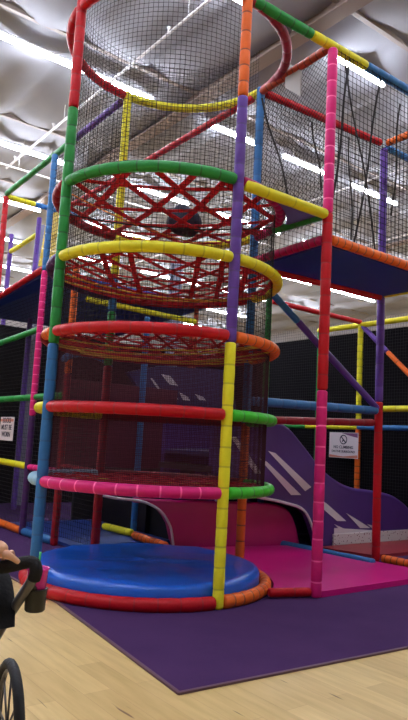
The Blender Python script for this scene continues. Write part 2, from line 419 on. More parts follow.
for z, dirs, sp, w, sag, ex, sk in (
    (4.087, (D(20), D(80), D(140)), .50, .078, .10, ((D(-35), .2, 3), (D(10), .4, 1)), 0),
    (3.294, (D(10), D(55), D(100), D(150)), .27, .055, .16, ((D(-30), .3, 2), (D(-20), .1, 2)), .08),
    (2.522, (D(0), D(40), D(80), D(120), D(160)), .22, .034, .12, ((D(-35), .1, 2), (D(-25), .35, 2), (D(-50), -.35, 2), (D(-60), .2, 2), (D(-40), -.6, 2)), .05),
    (1.036, (D(0), D(40), D(80), D(120), D(160)), .2, .036, .05, ((D(-40), .55, 2), (D(-30), .8, 2), (D(-50), .1, 2)), 0)):
    part('strap_web', web(z, dirs, sp, w, sag, ex, skip=sk), wm, tower, 'woven strap web with knotted ropes')
# cylinder of safety net
def cyl_net(z0, z1, cell, r, rad, a0=0., a1=2*PI):
    bm = bmesh.new(); n = int((a1-a0)*rad/cell)
    for k in range(n+1):
        a = a0+(a1-a0)*k/n; strand(bm, (rad*math.cos(a), rad*math.sin(a), z0), (rad*math.cos(a), rad*math.sin(a), z1), r)
    q = int(48*(a1-a0)/(2*PI)); z = z0
    while z <= z1:
        lo = [V((rad*math.cos(a0+(a1-a0)*k/q), rad*math.sin(a0+(a1-a0)*k/q), z)) for k in range(q+1)]
        b = [bm.verts.new(p+V((0, 0, -r))) for p in lo]; t = [bm.verts.new(p+V((0, 0, r))) for p in lo]
        for k in range(q): bm.faces.new((b[k], b[k+1], t[k+1], t[k]))
        z += cell
    return bm
part('safety_net', cyl_net(2.5, 4.1, .05, .0023, R-.058), NET, tower, 'black square mesh net around the middle tiers')
part('safety_net', cyl_net(4.13, 6.6, .05, .0025, R-.058, AR, AR+1.5*PI), NET, tower, 'black square mesh net around the upper tiers')
part('safety_net', cyl_net(1.04, 2.46, .017, .0018, R-.058), NETFINE, tower, 'fine dark mesh tinted with maroon haze around the lower tiers')

# blue round crash mat at the tower's foot
def round_mat(z1, rad):
    bm = bmesh.new(); q = 72; prof = [(rad-.02, .004), (rad, .03), (rad, z1-.05), (rad-.02, z1-.012), (rad-.07, z1)] + [(rad*(.9-.08*i), z1) for i in range(11)]
    wr_ = lambda r, a: .007*math.sin(4*a+r*5)+.006*math.sin(11*r*math.cos(a-.5)+2*math.sin(5*r*math.sin(a)))+.0035*math.sin(27*r*math.sin(a+.4)+4*r*math.cos(a))
    rr = []
    for r, z in prof:
        rr.append([bm.verts.new((r*math.cos(2*PI*k/q), r*math.sin(2*PI*k/q), z + (wr_(r, k*2*PI/q) if r < rad-.05 else 0))) for k in range(q)])
    for a, b in zip(rr, rr[1:]):
        for k in range(q): bm.faces.new((a[k], a[(k+1) % q], b[(k+1) % q], b[k])).smooth = True
    c = bm.verts.new((0, 0, z1)); bm.faces.new(rr[0][::-1])
    for k in range(q): bm.faces.new((rr[-1][k], rr[-1][(k+1) % q], c)).smooth = True
    return bm
tag(link('crash_mat', round_mat(.21, R-.068), MATBLUE), 'round blue vinyl crash mat filling the bottom of the climbing tower', 'mat')
# dark bundle resting on the top web
bc = on_z(183, 222, 4.12); bm = bmesh.new()
bmesh.ops.create_icosphere(bm, subdivisions=4, radius=1)
for v in bm.verts:
    n = v.co.normalized(); s = 1+.10*math.sin(3*n.x+2*n.z)+.06*math.cos(5*n.y-n.x*2)-(.05 if abs(n.x) < .05 else 0)
    v.co = V((n.x*.225*s, n.y*.19*s, n.z*.18*s)) + bc
NAVY = mat('navy_fabric', (28, 26, 48), .8, .3, 30, .25)
tag(link('soft_bundle', bm, NAVY, None, True), 'dark navy rounded bundle lying on the red web under the green ring', 'bundle')

# ------------------------------------------------------------------ right wing of the play frame
PX, PY = 1.18, -1.34; QX, QY = 3.6, -.2; ZD, ZT = 3.765, 6.05
wing = thing('play_frame', 'right wing of the padded play frame, raised blue deck on pink and purple posts', 'play frame', (PX, PY, 0))
post(wing, PX, PY, [(.0, 2.11, PINK, 'pink'), (2.11, 4.05, RED, 'red'), (4.05, 5.98, PINK, 'pink')], .056, .2, 'pink post with a red middle at the deck corner')
post(wing, QX, QY, [(.0, 2.2, RED, 'red'), (2.2, 5.98, PURP, 'purple')], .056, .3, 'red and purple post at the back of the deck')
post(wing, QX, PY-.0, [(.0, 2.0, BLUE, 'blue'), (2.0, 5.98, YEL, 'yellow')], .056, .3)
fx, fy = pc(AF); bx, by = pc(AR)
beam(wing, (fx+.07, fy-.01, ZT+.0), (5.4, PY-.02, ZT), [(0, .16, GREEN, 'green'), (.16, .33, YEL, 'yellow'), (.33, 1, BLUE, 'blue')], .056, label='front top beam, green, yellow and blue in turn')
beam(wing, (fx+.06, fy-.01, 4.06), (PX-.03, PY, 4.03), [(0, 1, YEL, 'yellow')], .056, .4)
beam(wing, (PX, PY, ZD+.0), (QX+.0, PY, ZD), [(.02, .98, ORA, 'orange')], .056, .12)
beam(wing, (PX, PY+.06, ZD+.0), (bx-.03, by, ZD), [(.0, 1, MAG, 'magenta')], .052, .1)
beam(wing, (bx, by-.05, ZD-.07), (QX, QY-.05, ZD-.07), [(.03, .97, RED, 'red')], .045, .3)
beam(wing, (QX, QY, ZD-.02), (QX, PY, ZD-.02), [(.05, .95, YEL, 'yellow')], .048, .3)
beam(wing, (PX, PY+.05, ZT-.03), (bx-.03, by-.05, ZT-.03), [(0, 1, RUST, 'rust')], .05, .1)
beam(wing, (bx, by, ZT), (QX, QY, ZT), [(.03, .97, RED, 'red')], .052, .35)
beam(wing, (QX, QY-.05, ZT), (QX, PY, ZT), [(0, .95, ORA, 'orange')], .052, .1)
beam(wing, (QX+.06, QY, ZT-.03), (6.3, QY, ZT-.03), [(0, 1, BLUE, 'blue')], .05, .3)
beam(wing, (bx+.2, by-.08, 3.45), (QX-.03, QY, 2.1), [(0, .25, BLUE, 'blue'), (.25, 1, PURP, 'purple')], .046, .4, 'brace', 'diagonal brace, blue above and purple below')
beam(wing, (bx+.06, by, 2.03), (QX-.05, QY, 2.07), [(0, 1, BLUE, 'blue')], .056, .25)
beam(wing, (bx+.06, by+.05, 1.80), (QX-.05, QY+.05, 1.9), [(0, 1, DRED, 'dark red')], .05, .3)
bm = bmesh.new(); poly_prism(bm, [(PX+.06, PY+.06, ZD-.05), (QX-.03, PY+.06, ZD-.05), (QX-.03, QY-.06, ZD-.05), (bx+.05, by-.08, ZD-.05)], (0, 0, .1))
part('deck', bm, DECKB, wing, 'blue vinyl deck')
# small three-cornered landing between the ring and the pink post
pts = [(fx+.12, fy+.03, 4.02)] + [(p.x, p.y, 4.02) for p in arc(R+.07, AF+.16, AR-.62, 0, step=.1)] + [(PX-.08, PY+.5, 4.02), (PX-.06, PY+.05, 4.02)]
bm = bmesh.new(); poly_prism(bm, pts, (0, 0, .07)); part('landing', bm, PURV, wing, 'purple landing')
beam(wing, (PX-.03, PY+.05, 4.02), (PX-.06, -.55, 4.02), [(0, 1, GREEN, 'green')], .042, .2)
part('net', net_panel((PX, PY+.0, ZD+.06), (QX-PX, 0, 0), (0, 0, ZT-ZD-.1), .07, .0036), NET, wing, 'black net on the front of the deck')
part('net', net_panel((bx, by, ZD+.06), (QX-bx, QY-by, 0), (0, 0, ZT-ZD-.1), .07, .0036), NET, wing, 'black net on the back of the deck')
part('net', net_panel((QX, QY, ZD+.06), (0, PY-QY, 0), (0, 0, ZT-ZD-.1), .07, .0036), NET, wing, 'black net on the end of the deck')
part('net', net_panel((bx+.02, by-.05, 4.0), (PX-bx, PY-by+.1, 0), (0, 0, ZT-4.05), .05, .003, True), NET, wing, 'black diamond net beside the tower')
# loose black straps hanging over the deck
hs = [((350, 59), (331, 214), 'f'), ((381, 77), (355, 243), 'f'), ((345, 57), (376, 250), 'f2'), ((262, 98), (289, 197), 'b'), ((312, 122), (322, 190), 'b'), ((349, 137), (352, 240), 'b'), ((400, 104), (392, 215), 'f')]
hl = ['straight black strap nearest the pink post', 'black strap hung from the blue part of the top beam', 'black strap crossing behind the first, slanting right', 'black strap right of the blue tower post',
      'black strap seen just left of the pink post', 'black strap hanging before the purple post', 'rightmost black strap over the deck']
for (a, b, k), lb in zip(hs, hl):
    yy = {'f': PY+.02, 'f2': PY+.05, 'b': QY-.12}[k]
    A = on_y(*a, yy); B = on_y(*b, yy); A.z = min(A.z, 6.0)
    if B.z < ZD+.06: B.z = ZD+.06
    bm = bmesh.new(); n = 8
    P = [A.lerp(B, i/n)+V((0, .02*math.sin(i*.9), 0)) for i in range(n+1)]
    for p, q in zip(P, P[1:]): bar(bm, p, q, .035, .006, (1, .2, 0))
    tag(link('hanging_strap', bm, STRAP_BLACK), 'loose '+lb, 'strap', 'hanging straps over the deck')
# blank grey panel hung on the rust coloured beam
p1 = on_x(286, 62, 1.2); p2 = on_x(302, 71, 1.2); p3 = on_x(301, 97, 1.2); p4 = on_x(286, 88, 1.2)
bm = bmesh.new(); poly_prism(bm, [p1, p2, p3, p4], (-.015, 0, 0))
tag(link('blank_sign', bm, mat('blank_grey_panel', (150, 146, 142), .5)), 'blank grey board hung from the rust coloured top beam', 'sign')

# ------------------------------------------------------------------ left wing
LX, LY = -.05, 3.35; WX, WY = 0., 2.35; EY = 5.75; EX = .05
lw = thing('play_frame', 'left wing of the padded play frame, pink and purple post under a red beam', 'play frame', (LX, LY, 0))
post(lw, LX, LY, [(.0, 1.75, VIO, 'dark purple'), (1.75, 4.0, PINK, 'pink'), (4.0, 5.9, BLUE, 'blue')], .05, .13, 'left wing post, purple below, pink, then blue')
post(lw, WX, WY, [(.0, 2.35, DRED, 'dark red'), (2.35, 3.9, ORA, 'orange')], .052, .12, 'inner post, dark red below and orange above')
post(lw, EX, EY, [(.0, 3.8, NAVYF, 'navy'), (3.8, 5.9, RED, 'red')], .052, .15, 'far left post, red above the beam')
kx, ky = pc(AK)
beam(lw, (0, ky+.1, 6.0), (EX, EY, 5.95), [(.0, .32, PURP, 'purple'), (.32, 1, GREEN, 'green')], .05, .4)
beam(lw, (LX, LY+.04, 4.05), (-.02, 6.8, 3.78), [(0, 1, RED, 'red')], .05, .4)
beam(lw, (LX, LY+.04, 3.08), (-.02, 6.8, 2.96), [(0, 1, GREEN, 'green')], .048, .5)
beam(lw, (WX-.03, WY+.06, 2.04), (-.02, 6.8, 2.02), [(0, .3, GREEN, 'green'), (.3, 1, GREEN, 'green')], .05, .5)
beam(lw, (LX, LY+.04, 1.0), (-.02, 6.8, 1.03), [(0, 1, YEL, 'yellow')], .05, .5)
beam(lw, (WX, WY+.06, .99), (LX, LY-.05, .99), [(0, 1, PINK, 'pink')], .045, .15)
beam(lw, (LX, LY+.06, .055), (-.02, 6.8, .055), [(0, 1, ORA, 'orange')], .055, .6)
beam(lw, (WX-.0, WY+.06, .055), (LX, LY-.05, .055), [(0, 1, BLUE, 'blue')], .055, .5)
beam(lw, (EX, EY, 5.9), (1.5, EY, 5.9), [(0, .4, YEL, 'yellow'), (.4, 1, BLUE, 'blue')], .05, .12)
ya = on_x(10, 252, 1.0); yb = on_x(38, 234, 1.0)
post(lw, 1.0, ya.y, [(0, 5.9, PURP, 'purple')], .05, .2); post(lw, 1.0, yb.y, [(0, 5.9, PURP, 'purple')], .05, .2)
beam(lw, ya, yb, [(0.02, .98, YEL, 'yellow')], .05, .4)
beam(lw, (WX, WY-.05, 1.86), (kx, ky+.08, 1.84), [(0, 1, YEL, 'yellow')], .02, .5)
beam(lw, (WX, WY-.05, 1.08), (kx, ky+.08, 1.06), [(0, 1, DRED, 'dark red')], .03, .5)
bm = bmesh.new(); poly_prism(bm, [(LX+.06, LY+.05, 3.98), (.03, 6.8, 3.75), (3.2, 6.8, 3.75), (3.2, LY+.05, 3.98)], (0, 0, .06)); part('deck', bm, DECKB, lw, 'navy deck')
part('net', net_panel((LX, LY, .1), (.03, 3.45, 0), (0, 0, 3.6), .06, .0028), NET, lw, 'black net across the left wing')
part('net', net_panel((0, ky+.06, .15), (LX, LY-ky, 0), (0, 0, 5.7), .06, .0032), NET, lw, 'black net beside the tower')
beam(lw, (bx-.02, by+.12, 6.0), (1.22, EY, 5.95), [(0, 1, RED, 'red')], .05, .3)
# yellow stepped climbing ramp in the left wing
a, b, c_, d = on_x(47, 216, 0.2), on_x(62, 209, .2), on_x(57, 262, .2), on_x(38, 267, .2)
bm = bmesh.new(); n = 14
for i in range(n):
    t0 = i/n; t1 = (i+.8)/n
    p = a.lerp(d, t0); q = b.lerp(c_, t0); p2 = a.lerp(d, t1); q2 = b.lerp(c_, t1)
    poly_prism(bm, [p, q, q2, p2], (.07+.02*(i % 2), 0, 0))
poly_prism(bm, [a.lerp(b, .1), a.lerp(b, .9), d.lerp(c_, .9), d.lerp(c_, .1)], (.05, 0, 0))
part('climbing_ramp', bm, foam('mustard', (222, 190, 16)), lw, 'yellow ribbed climbing ramp')
# sign on the left net
def rect_on_x(px0, py0, px1, py1, x):
    A = on_x(px0, py0, x); B = on_x(px1, py0, x); Cc = on_x(px1, py1, x); Dd = on_x(px0, py1, x); return A, B, Cc, Dd
def text_me(body, size, depth=.0015):
    c = bpy.data.curves.new('lettering', 'FONT'); c.body = body; c.size = size; c.align_x = 'CENTER'; c.align_y = 'CENTER'; c.extrude = depth; c.space_line = .95; c.offset = size*.012
    o = bpy.data.objects.new('tmp', c); COL.objects.link(o); dg = bpy.context.evaluated_depsgraph_get(); me = bpy.data.meshes.new_from_object(o.evaluated_get(dg))
    bpy.data.objects.remove(o); return me
SIGNW = mat('sign_white', (226, 214, 218), .45); SIGNINK = mat('sign_ink', (52, 40, 66), .5); SIGNPURP = mat('sign_purple_band', (122, 70, 118), .5); SIGNORA = mat('sign_orange_band', (206, 130, 110), .5)
def place_text(me, o, ex, ey):
    n = ex.cross(ey); me.transform(Matrix((ex, ey, n)).transposed().to_4x4()); me.transform(Matrix.Translation(o)); return me
def sign_on_x(name, label, x, y_left, y_right, z0, z1):
    """board facing -x; its left edge is at larger y"""
    t = thing(name, label, 'sign', (x, (y_left+y_right)/2, z0)); bm = bmesh.new(); box(bm, (x, y_right, z0), (x+.012, y_left, z1), .003); part('board', bm, SIGNW, t); return t
s1 = on_x(1, 417, -.14); s2 = on_x(12, 441, -.14)
yl, yr = max(s1.y, s2.y), min(s1.y, s2.y); z0, z1 = s2.z, s1.z
ls = sign_on_x('rules_sign', 'white upright rules sign hung on the left wing net', -.14, yl, yr, z0, z1)
ex, ey = V((0, -1, 0)), V((0, 0, 1)); cy = (yl+yr)/2; cz = (z0+z1)/2; W = yl-yr
part('lettering', place_text(text_me('SOCKS\nMUST BE\nWORN', W*.2), V((-.143, cy, cz+.02)), ex, ey), SIGNINK, ls)
bm = bmesh.new(); box(bm, (-.143, yr+.01, z1-.07), (-.141, yl-.01, z1-.03)); part('band', bm, SIGNORA, ls)

# ------------------------------------------------------------------ rear frame beside the slides
RX = 6.35
def rx(px, py, x=RX): return on_x(px, py, x)
rf = thing('play_frame', 'rear part of the padded play frame, yellow and orange post behind the purple slide', 'play frame', tuple(V((RX, rx(358, 415).y, 0))))
py_ = rx(359, 400).y; zy = rx(362, 325).z
post(rf, RX, py_, [(.0, rx(357, 428).z, ORA, 'orange'), (rx(357, 428).z, zy, YEL, 'yellow')], .056, .14, 'orange and yellow rear post')
A = rx(318, 338); B = rx(408, 318)
beam(rf, (RX, A.y, zy), (RX, B.y-.9, zy), [(0, 1, YEL, 'yellow')], .056, .5)
gy = rx(318, 400).y
post(rf, RX, gy, [(.0, zy, GREEN, 'green')], .05, .3)
zr = rx(340, 427).z
beam(rf, (RX-.02, rx(270, 427).y, zr), (RX-.02, py_, zr), [(0, .45, GREEN, 'green'), (.45, 1, YEL, 'yellow')], .05, .3)
beam(rf, (RX-.02, py_, zr), (RX-.02, B.y-.9, zr), [(0, 1, BLUE, 'blue')], .05, .3)
p = rx(383, 412); beam(rf, (RX-.5, p.y, p.z+.02), (RX-.5, p.y-1.6, p.z+.02), [(0, 1, YEL, 'yellow')], .055, .4)
q = on_y(272, 300, py_); beam(rf, (q.x, py_, zy+.06), (RX, py_, zy+.06), [(0, 1, RED, 'red')], .05, .3)
q = rx(408, 373); beam(rf, (RX, py_-.04, zy-.02), (RX, q.y-.3, q.z-.28), [(0, .45, PURP, 'purple'), (.45, 1, ORA, 'orange')], .048, .4, 'brace', 'diagonal brace, purple above and orange below')
part('net', net_panel((RX, py_+3, .1), (0, -5, 0), (0, 0, zy), .06, .003), NET, rf, 'black net')
q = on_y(268, 330, 1.5); post(rf, q.x, 1.5, [(0, 2.2, BLUE, 'blue'), (2.2, 4.1, GREEN, 'green')], .05, .1, 'green and blue post beyond the tower')
q = on_y(142, 400, 2.55); post(rf, q.x, 2.55, [(0, 3.4, BLUE, 'blue')], .048, .3)
q = on_y(186, 440, 3.2); post(rf, q.x, 3.2, [(0, 3.4, RUST, 'rust')], .048, .3)
ya = on_y(86, 299, 3.6); yb = on_y(196, 322, 3.6); beam(rf, ya, yb, [(0, 1, YEL, 'yellow')], .05, .2); post(rf, yb.x, 3.6, [(0, yb.z+.5, RUST, 'rust')], .045, .3)
# dark partitions close off the back of the play area
bm = bmesh.new(); box(bm, (RX+.35, -1.5, .002), (RX+.45, 7.5, 3.95)); struct('partition_right', bm, BLK)
bm = bmesh.new(); box(bm, (-6, 7.5, .002), (RX+.45, 7.6, 3.75)); struct('partition_rear', bm, BLK)
COLM = mat('grey_steel_column', (120, 120, 136), .6)
q = on_y(25, 430, 7.2)
for x, n in ((q.x, 1), (q.x+3.6, 2), (q.x-2.2, 3)):
    bm = bmesh.new(); box(bm, (x-.12, 7.1, 0), (x+.12, 7.14, 6)); box(bm, (x-.12, 7.28, 0), (x+.12, 7.32, 6)); box(bm, (x-.02, 7.14, 0), (x+.02, 7.28, 6)); struct('column_%d' % n, bm, COLM)
# no climbing sign
a = rx(330, 432, RX-.08); b = rx(358, 459, RX-.08); a2 = rx(358, 434, RX-.08)
yl, yr = a.y, b.y; z1, z0 = (a.z+a2.z)/2+.01, b.z
sg = sign_on_x('no_climbing_sign', 'white no climbing sign hung on the net behind the purple slide', RX-.09, yl, yr, z0, z1)
W = yl-yr; H = z1-z0; cy = (yl+yr)/2; sx = RX-.092
bm = bmesh.new(); n = 28
for k in range(n):
    a0 = 2*PI*k/n; a1 = 2*PI*(k+1)/n; r0, r1 = H*.15, H*.19; zc = z0+H*.72
    vs = [bm.verts.new((sx, cy+r*math.cos(a_), zc+r*math.sin(a_))) for r, a_ in ((r0, a0), (r1, a0), (r1, a1), (r0, a1))]; bm.faces.new(vs)
bar(bm, (sx-.001, cy+H*.12, zc+H*.12), (sx-.001, cy-H*.12, zc-H*.12), H*.045, .002, (0, 1, -1))
bar(bm, (sx, cy+H*.06, zc-H*.09), (sx, cy-.0, zc+.0), H*.05, .002, (0, 1, 0)); bar(bm, (sx, cy-.0, zc+.0), (sx, cy-H*.07, zc-H*.07), H*.05, .002, (0, 1, 0))
part('no_climbing_symbol', bm, SIGNINK, sg, 'crossed out climber symbol')
part('lettering', place_text(text_me('NO CLIMBING', H*.155), V((sx-.001, cy, z0+H*.42)), ex, ey), SIGNINK, sg)
part('lettering', place_text(text_me('ON THE SURROUND', H*.125), V((sx-.001, cy, z0+H*.25)), ex, ey), SIGNINK, sg)
bm = bmesh.new(); poly_prism(bm, [(sx, yr+.01, z1-.01), (sx, cy+.05, z1-.01), (sx, cy-.1, z1-.05), (sx, yr+.01, z1-.1)], (.001, 0, 0)); part('band', bm, SIGNPURP, sg, 'purple corner band')
bm = bmesh.new(); poly_prism(bm, [(sx, yr+.01, z0+.01), (sx, yl-.01, z0+.01), (sx, yl-.01, z0+.06), (sx, cy, z0+.03), (sx, yr+.01, z0+.07)], (.001, 0, 0)); part('band', bm, SIGNORA, sg, 'orange lower band')

# ------------------------------------------------------------------ slides
SY = .85; SW = 1.15
def curve_pts(P, n=6):
    """Catmull-Rom through P"""
    out = []
    for i in range(len(P)-1):
        p0 = P[max(i-1, 0)]; p1 = P[i]; p2 = P[i+1]; p3 = P[min(i+2, len(P)-1)]
        for k in range(n):
            t = k/n; out.append(.5*((2*p1)+(p2-p0)*t+(2*p0-5*p1+4*p2-p3)*t*t+(3*p1-p0-3*p2+p3)*t**3))
    out.append(P[-1]); return out
def wall_between(top, bot, off, bm=None, mi=0):
    """sheet between two curves sampled alike, given thickness off"""
    bm = bm or bmesh.new(); n = len(top); g = []
    for tp, bt in zip(top, bot):
        g.append([bm.verts.new(tp), bm.verts.new(bt), bm.verts.new(bt+off), bm.verts.new(tp+off)])
    for a, b in zip(g, g[1:]):
        for k in range(4):
            f = bm.faces.new((a[k], b[k], b[(k+1) % 4], a[(k+1) % 4])); f.material_index = mi
    bm.faces.new(g[0]); bm.faces.new(g[-1][::-1]); return bm
def px_curve(pp, y, n=6): return curve_pts([on_y(a, b, y) for a, b in pp], n)
def lerp_on(curve, x):
    for a, b in zip(curve, curve[1:]):
        if a.x <= x <= b.x: t = (x-a.x)/max(1e-9, b.x-a.x); return a.z+(b.z-a.z)*t
    return curve[0].z if x < curve[0].x else curve[-1].z
top = px_curve([(215, 421), (245, 421), (270, 424), (286, 429), (302, 447), (320, 470), (337, 484), (352, 491), (366, 493), (388, 497), (400, 503), (410, 513), (418, 526)], SY)
low = px_curve([(215, 500), (240, 493), (258, 497), (285, 503), (303, 510), (312, 528), (316, 548)], SY)
xs = [top[0].x + (top[-1].x-top[0].x)*i/60 for i in range(61)]
tp = [V((x, SY, lerp_on(top, x))) for x in xs]
bt = [V((x, SY, max(.02, lerp_on(low, x) if x < low[-1].x else .02))) for x in xs]
ws = thing('wave_slide', 'purple wavy slide with white slashes descending right behind the pink mat', 'slide', (3.9, SY, 0))
part('side_wall', wall_between(tp, bt, V((0, .1, 0))), PURV, ws, 'purple near side wall')
part('side_wall', wall_between([p+V((0, SW, 0)) for p in tp], [p+V((0, SW, 0)) for p in bt], V((0, .1, 0))), PURV, ws)
bedt = [p+V((0, .1, 0)) for p in tp]
bed_c = [V((p.x, SY+.1, max(.1, b.z+.08, p.z-.42))) for p, b in zip(tp, bt)]
part('slide_bed', wall_between(bed_c, [p-V((0, 0, .06)) for p in bed_c], V((0, SW-.1, 0))), INDV, ws, 'indigo sliding bed')
bm = bmesh.new(); sweep(bm, [p+V((0, .05, .0)) for p in tp], .055, 8); part('top_roll', bm, PURV, ws)
bm = bmesh.new(); sweep(bm, [p+V((0, -.012, 0)) for p in low], .022, 6); part('edge_trim', bm, WHITEV, ws, 'white edge trim')
def stripe(bm, pp, y, th=.006):
    poly_prism(bm, [on_y(a, b, y) for a, b in pp], (0, -th, 0))
bm = bmesh.new(); y_ = SY-.001
stripe(bm, [(268, 451), (275, 453), (311, 487), (305, 491)], y_); stripe(bm, [(258, 457), (267, 462), (301, 495), (291, 495)], y_)
stripe(bm, [(316, 496), (327, 504), (346, 521), (337, 521), (322, 508)], y_)
stripe(bm, [(346, 513), (356, 519), (370, 528), (360, 528)], y_); stripe(bm, [(334, 524), (349, 531), (341, 531)], y_)
stripe(bm, [(367, 524), (380, 528), (374, 530)], y_); stripe(bm, [(230, 436), (236, 437), (262, 474), (255, 474)], y_)
stripe(bm, [(334, 528), (372, 530), (408, 533), (408, 536), (334, 535)], y_); stripe(bm, [(385, 532), (408, 534), (395, 537)], y_)
part('slash_decal', bm, WHITEV, ws, 'white slash decals')
def speck():
    m = bpy.data.materials.new('speckled_white_vinyl'); m.use_nodes = True; nt = m.node_tree; b = nt.nodes['Principled BSDF']
    tc = nt.nodes.new('ShaderNodeTexCoord'); vo = nt.nodes.new('ShaderNodeTexVoronoi'); vo.inputs['Scale'].default_value = 22
    rp = nt.nodes.new('ShaderNodeValToRGB'); rp.color_ramp.elements[0].position = .2; rp.color_ramp.elements[0].color = lin((130, 70, 90)); rp.color_ramp.elements[1].position = .26; rp.color_ramp.elements[1].color = lin((222, 214, 214))
    nt.links.new(tc.outputs['Object'], vo.inputs['Vector']); nt.links.new(vo.outputs['Distance'], rp.inputs[0]); nt.links.new(rp.outputs[0], b.inputs['Base Color']); b.inputs['Roughness'].default_value = .5
    return m
a = on_y(333, 534, SY-.02); b = on_y(333, 546, SY-.02)
bm = bmesh.new(); box(bm, (a.x, SY-.04, .01), (top[-1].x, SY-.002, a.z), .01); part('base_panel', bm, speck(), ws, 'speckled white base panel')
bm = bmesh.new(); box(bm, (top[0].x-.1, SY+.02, 1.1), (top[0].x+.25, SY+SW, 1.18)); part('start_platform', bm, BLACKV, ws)

# magenta padded wall behind the tower, on a line slightly askew to the frame
MA, MB = V((.75, 1.60, 0)), V((3.32, 1.04, 0)); MD = (MB-MA).normalized(); MN = V((-MD.y, MD.x, 0))
def on_line(px, py):
    d = ray(px, py); return CAM + d*((MA-CAM).dot(MN)/d.dot(MN))
ms = thing('bumper_wall', 'magenta padded wall with rounded end behind the blue round mat', 'padded wall', (2, 1.3, 0))
mtop = curve_pts([on_line(a, b) for a, b in ((134, 500), (165, 502), (230, 504), (262, 505), (280, 508), (289, 514), (294, 525), (297, 538), (298, 547))], 6)
xs = [mtop[0].x+(mtop[-1].x-mtop[0].x)*i/40 for i in range(41)]
tp = [V((x, MA.y+(x-MA.x)*MD.y/MD.x, max(.05, lerp_on(mtop, x)))) for x in xs]
P = curve_pts([on_line(a, b) for a, b in ((96, 494), (115, 498), (140, 501), (155, 507), (163, 514), (168, 522), (171, 530), (173, 545))], 6)
x_end = P[-1].x
part('pad', wall_between(tp, [V((p.x, p.y, .01 if p.x > x_end else min(p.z-.02, max(.01, lerp_on(P, p.x))))) for p in tp], MN*.14), MAGV, ms)
bm = bmesh.new(); sweep(bm, [p+MN*.03 for p in tp], .035, 8); part('piping', bm, MAGV, ms)
bm = bmesh.new(); sweep(bm, [p-MN*.01 for p in P], .018, 6); part('edge_trim', bm, WHITEV, ms, 'white edge trim')
yb = 4.6
bm = bmesh.new(); box(bm, (1.78, 1.72, 0), (1.86, yb, 1.15), .015); box(bm, (1.35, yb-.02, 0), (1.86, yb+.06, 1.15), .015)  # black sheets added to give the darkness of the open void here
tag(link('pad_or_void_panel', bm, BLACKV), 'black sheet put in for the dark void far behind the blue round mat', 'panel')
# indigo slide further back and higher
iy = 2.75
us = thing('upper_slide', 'dark indigo slide with white slashes seen between the red rings', 'slide', (2.6, iy, 0))
P = [on_y(a, b, iy) for a, b in ((128, 372), (160, 366), (228, 370), (236, 404), (236, 440), (205, 440), (150, 404))]
bm = bmesh.new(); poly_prism(bm, P, (0, .1, 0)); part('side_wall', bm, INDV, us, 'indigo side wall')
bm = bmesh.new(); box(bm, (P[2].x-.1, iy, 0), (P[2].x, iy+.1, P[5].z)); part('leg', bm, BLACKV, us)
bm = bmesh.new(); box(bm, (P[0].x+.5, iy, 0), (P[0].x+.6, iy+.1, P[6].z+.1)); part('leg', bm, BLACKV, us)
bm = bmesh.new(); y_ = iy-.001
stripe(bm, [(161, 374), (170, 376), (178, 386), (169, 384)], y_); stripe(bm, [(150, 378), (152, 378), (168, 400), (166, 401)], y_); stripe(bm, [(170, 392), (172, 392), (178, 399), (176, 400)], y_)
stripe(bm, [(179, 392), (188, 397), (190, 401), (183, 400)], y_); stripe(bm, [(195, 394), (203, 397), (206, 401), (199, 400)], y_)
part('slash_decal', bm, WHITEV, us, 'white slash decals')
# maroon padded panels that close the bays behind the tower
for (xa, xb, y_, z0, z1, lb) in ((.08, kx+2.0, 2.6, 1.05, 2.3, 'dark maroon padded panel low behind the lower tower rings'),):
    bm = bmesh.new(); box(bm, (xa, y_-.04, z0), (xb, y_, z1), .01); box(bm, (xa, y_-.03, 0), (xa+.05, y_-.005, z0)); box(bm, (xb-.05, y_-.03, 0), (xb, y_-.005, z0))
    tag(link('pad_or_void_panel', bm, MAROON), lb, 'panel')
# blue arched tunnel mouth behind the third ring
q = on_y(87, 362, 2.3); bm = bmesh.new()
n = 16; P = [q+V((.36*math.cos(PI*i/n), 0, .14*math.sin(PI*i/n)-.03)) for i in range(n+1)]
sweep(bm, P, .05, 8)
part('arch_pad', bm, BLUE, lw, 'blue arch over the inner bay')

# ------------------------------------------------------------------ mats and tubes on the floor
bm = bmesh.new(); g = .075
outl = [(fx+.32, PY+.33, .0)]
outl = [(p.x, p.y, 0) for p in arc(R+.085, AF+.66, AR+.3, 0, step=.08)]
outl += [(1.22, 1.38, 0), (3.05, .98, 0), (3.30, -.36, 0), (3.42, PY+.1, 0), (3.52, PY-.0, 0), (PX+.06, PY-.03, 0), (PX-.02, PY+.08, 0)]
poly_prism(bm, outl, (0, 0, .06))
tag(link('floor_mat', bm, MATMAG), 'magenta vinyl floor mat beside the tower under the blue deck', 'mat')
bm = bmesh.new(); poly_prism(bm, [(3.75, -.05, 0), (9.0, -.05, 0), (9.0, .78, 0), (3.5, .78, 0)], (0, 0, .05))
tag(link('floor_mat', bm, mat('brick_red_mat_vinyl', (150, 40, 48), .4, .1, 4, .1)), 'brick red floor mat in front of the purple slide end', 'mat')
bm = bmesh.new(); box(bm, (.1, 2.0, 0), (1.7, 4.4, .045), .01)
tag(link('floor_mat', bm, mat('deep_blue_mat_vinyl', (30, 60, 140), .4, .1, 4, .1)), 'deep blue floor mat behind the dark red tower posts', 'mat')
def tube(name, a, b, m, label, r=.055, sp=.4):
    o = link(name, sleeve_bm([V(a), V(b)], r, sp), [m, tie(m)]); return tag(o, label, 'floor tube', 'padded tubes lying on the floor')
a = on_z(277, 543, .055); b = on_z(374, 563, .055); tube('floor_tube', a, b, BLUE, 'blue padded tube along the rear edge of the magenta mat')
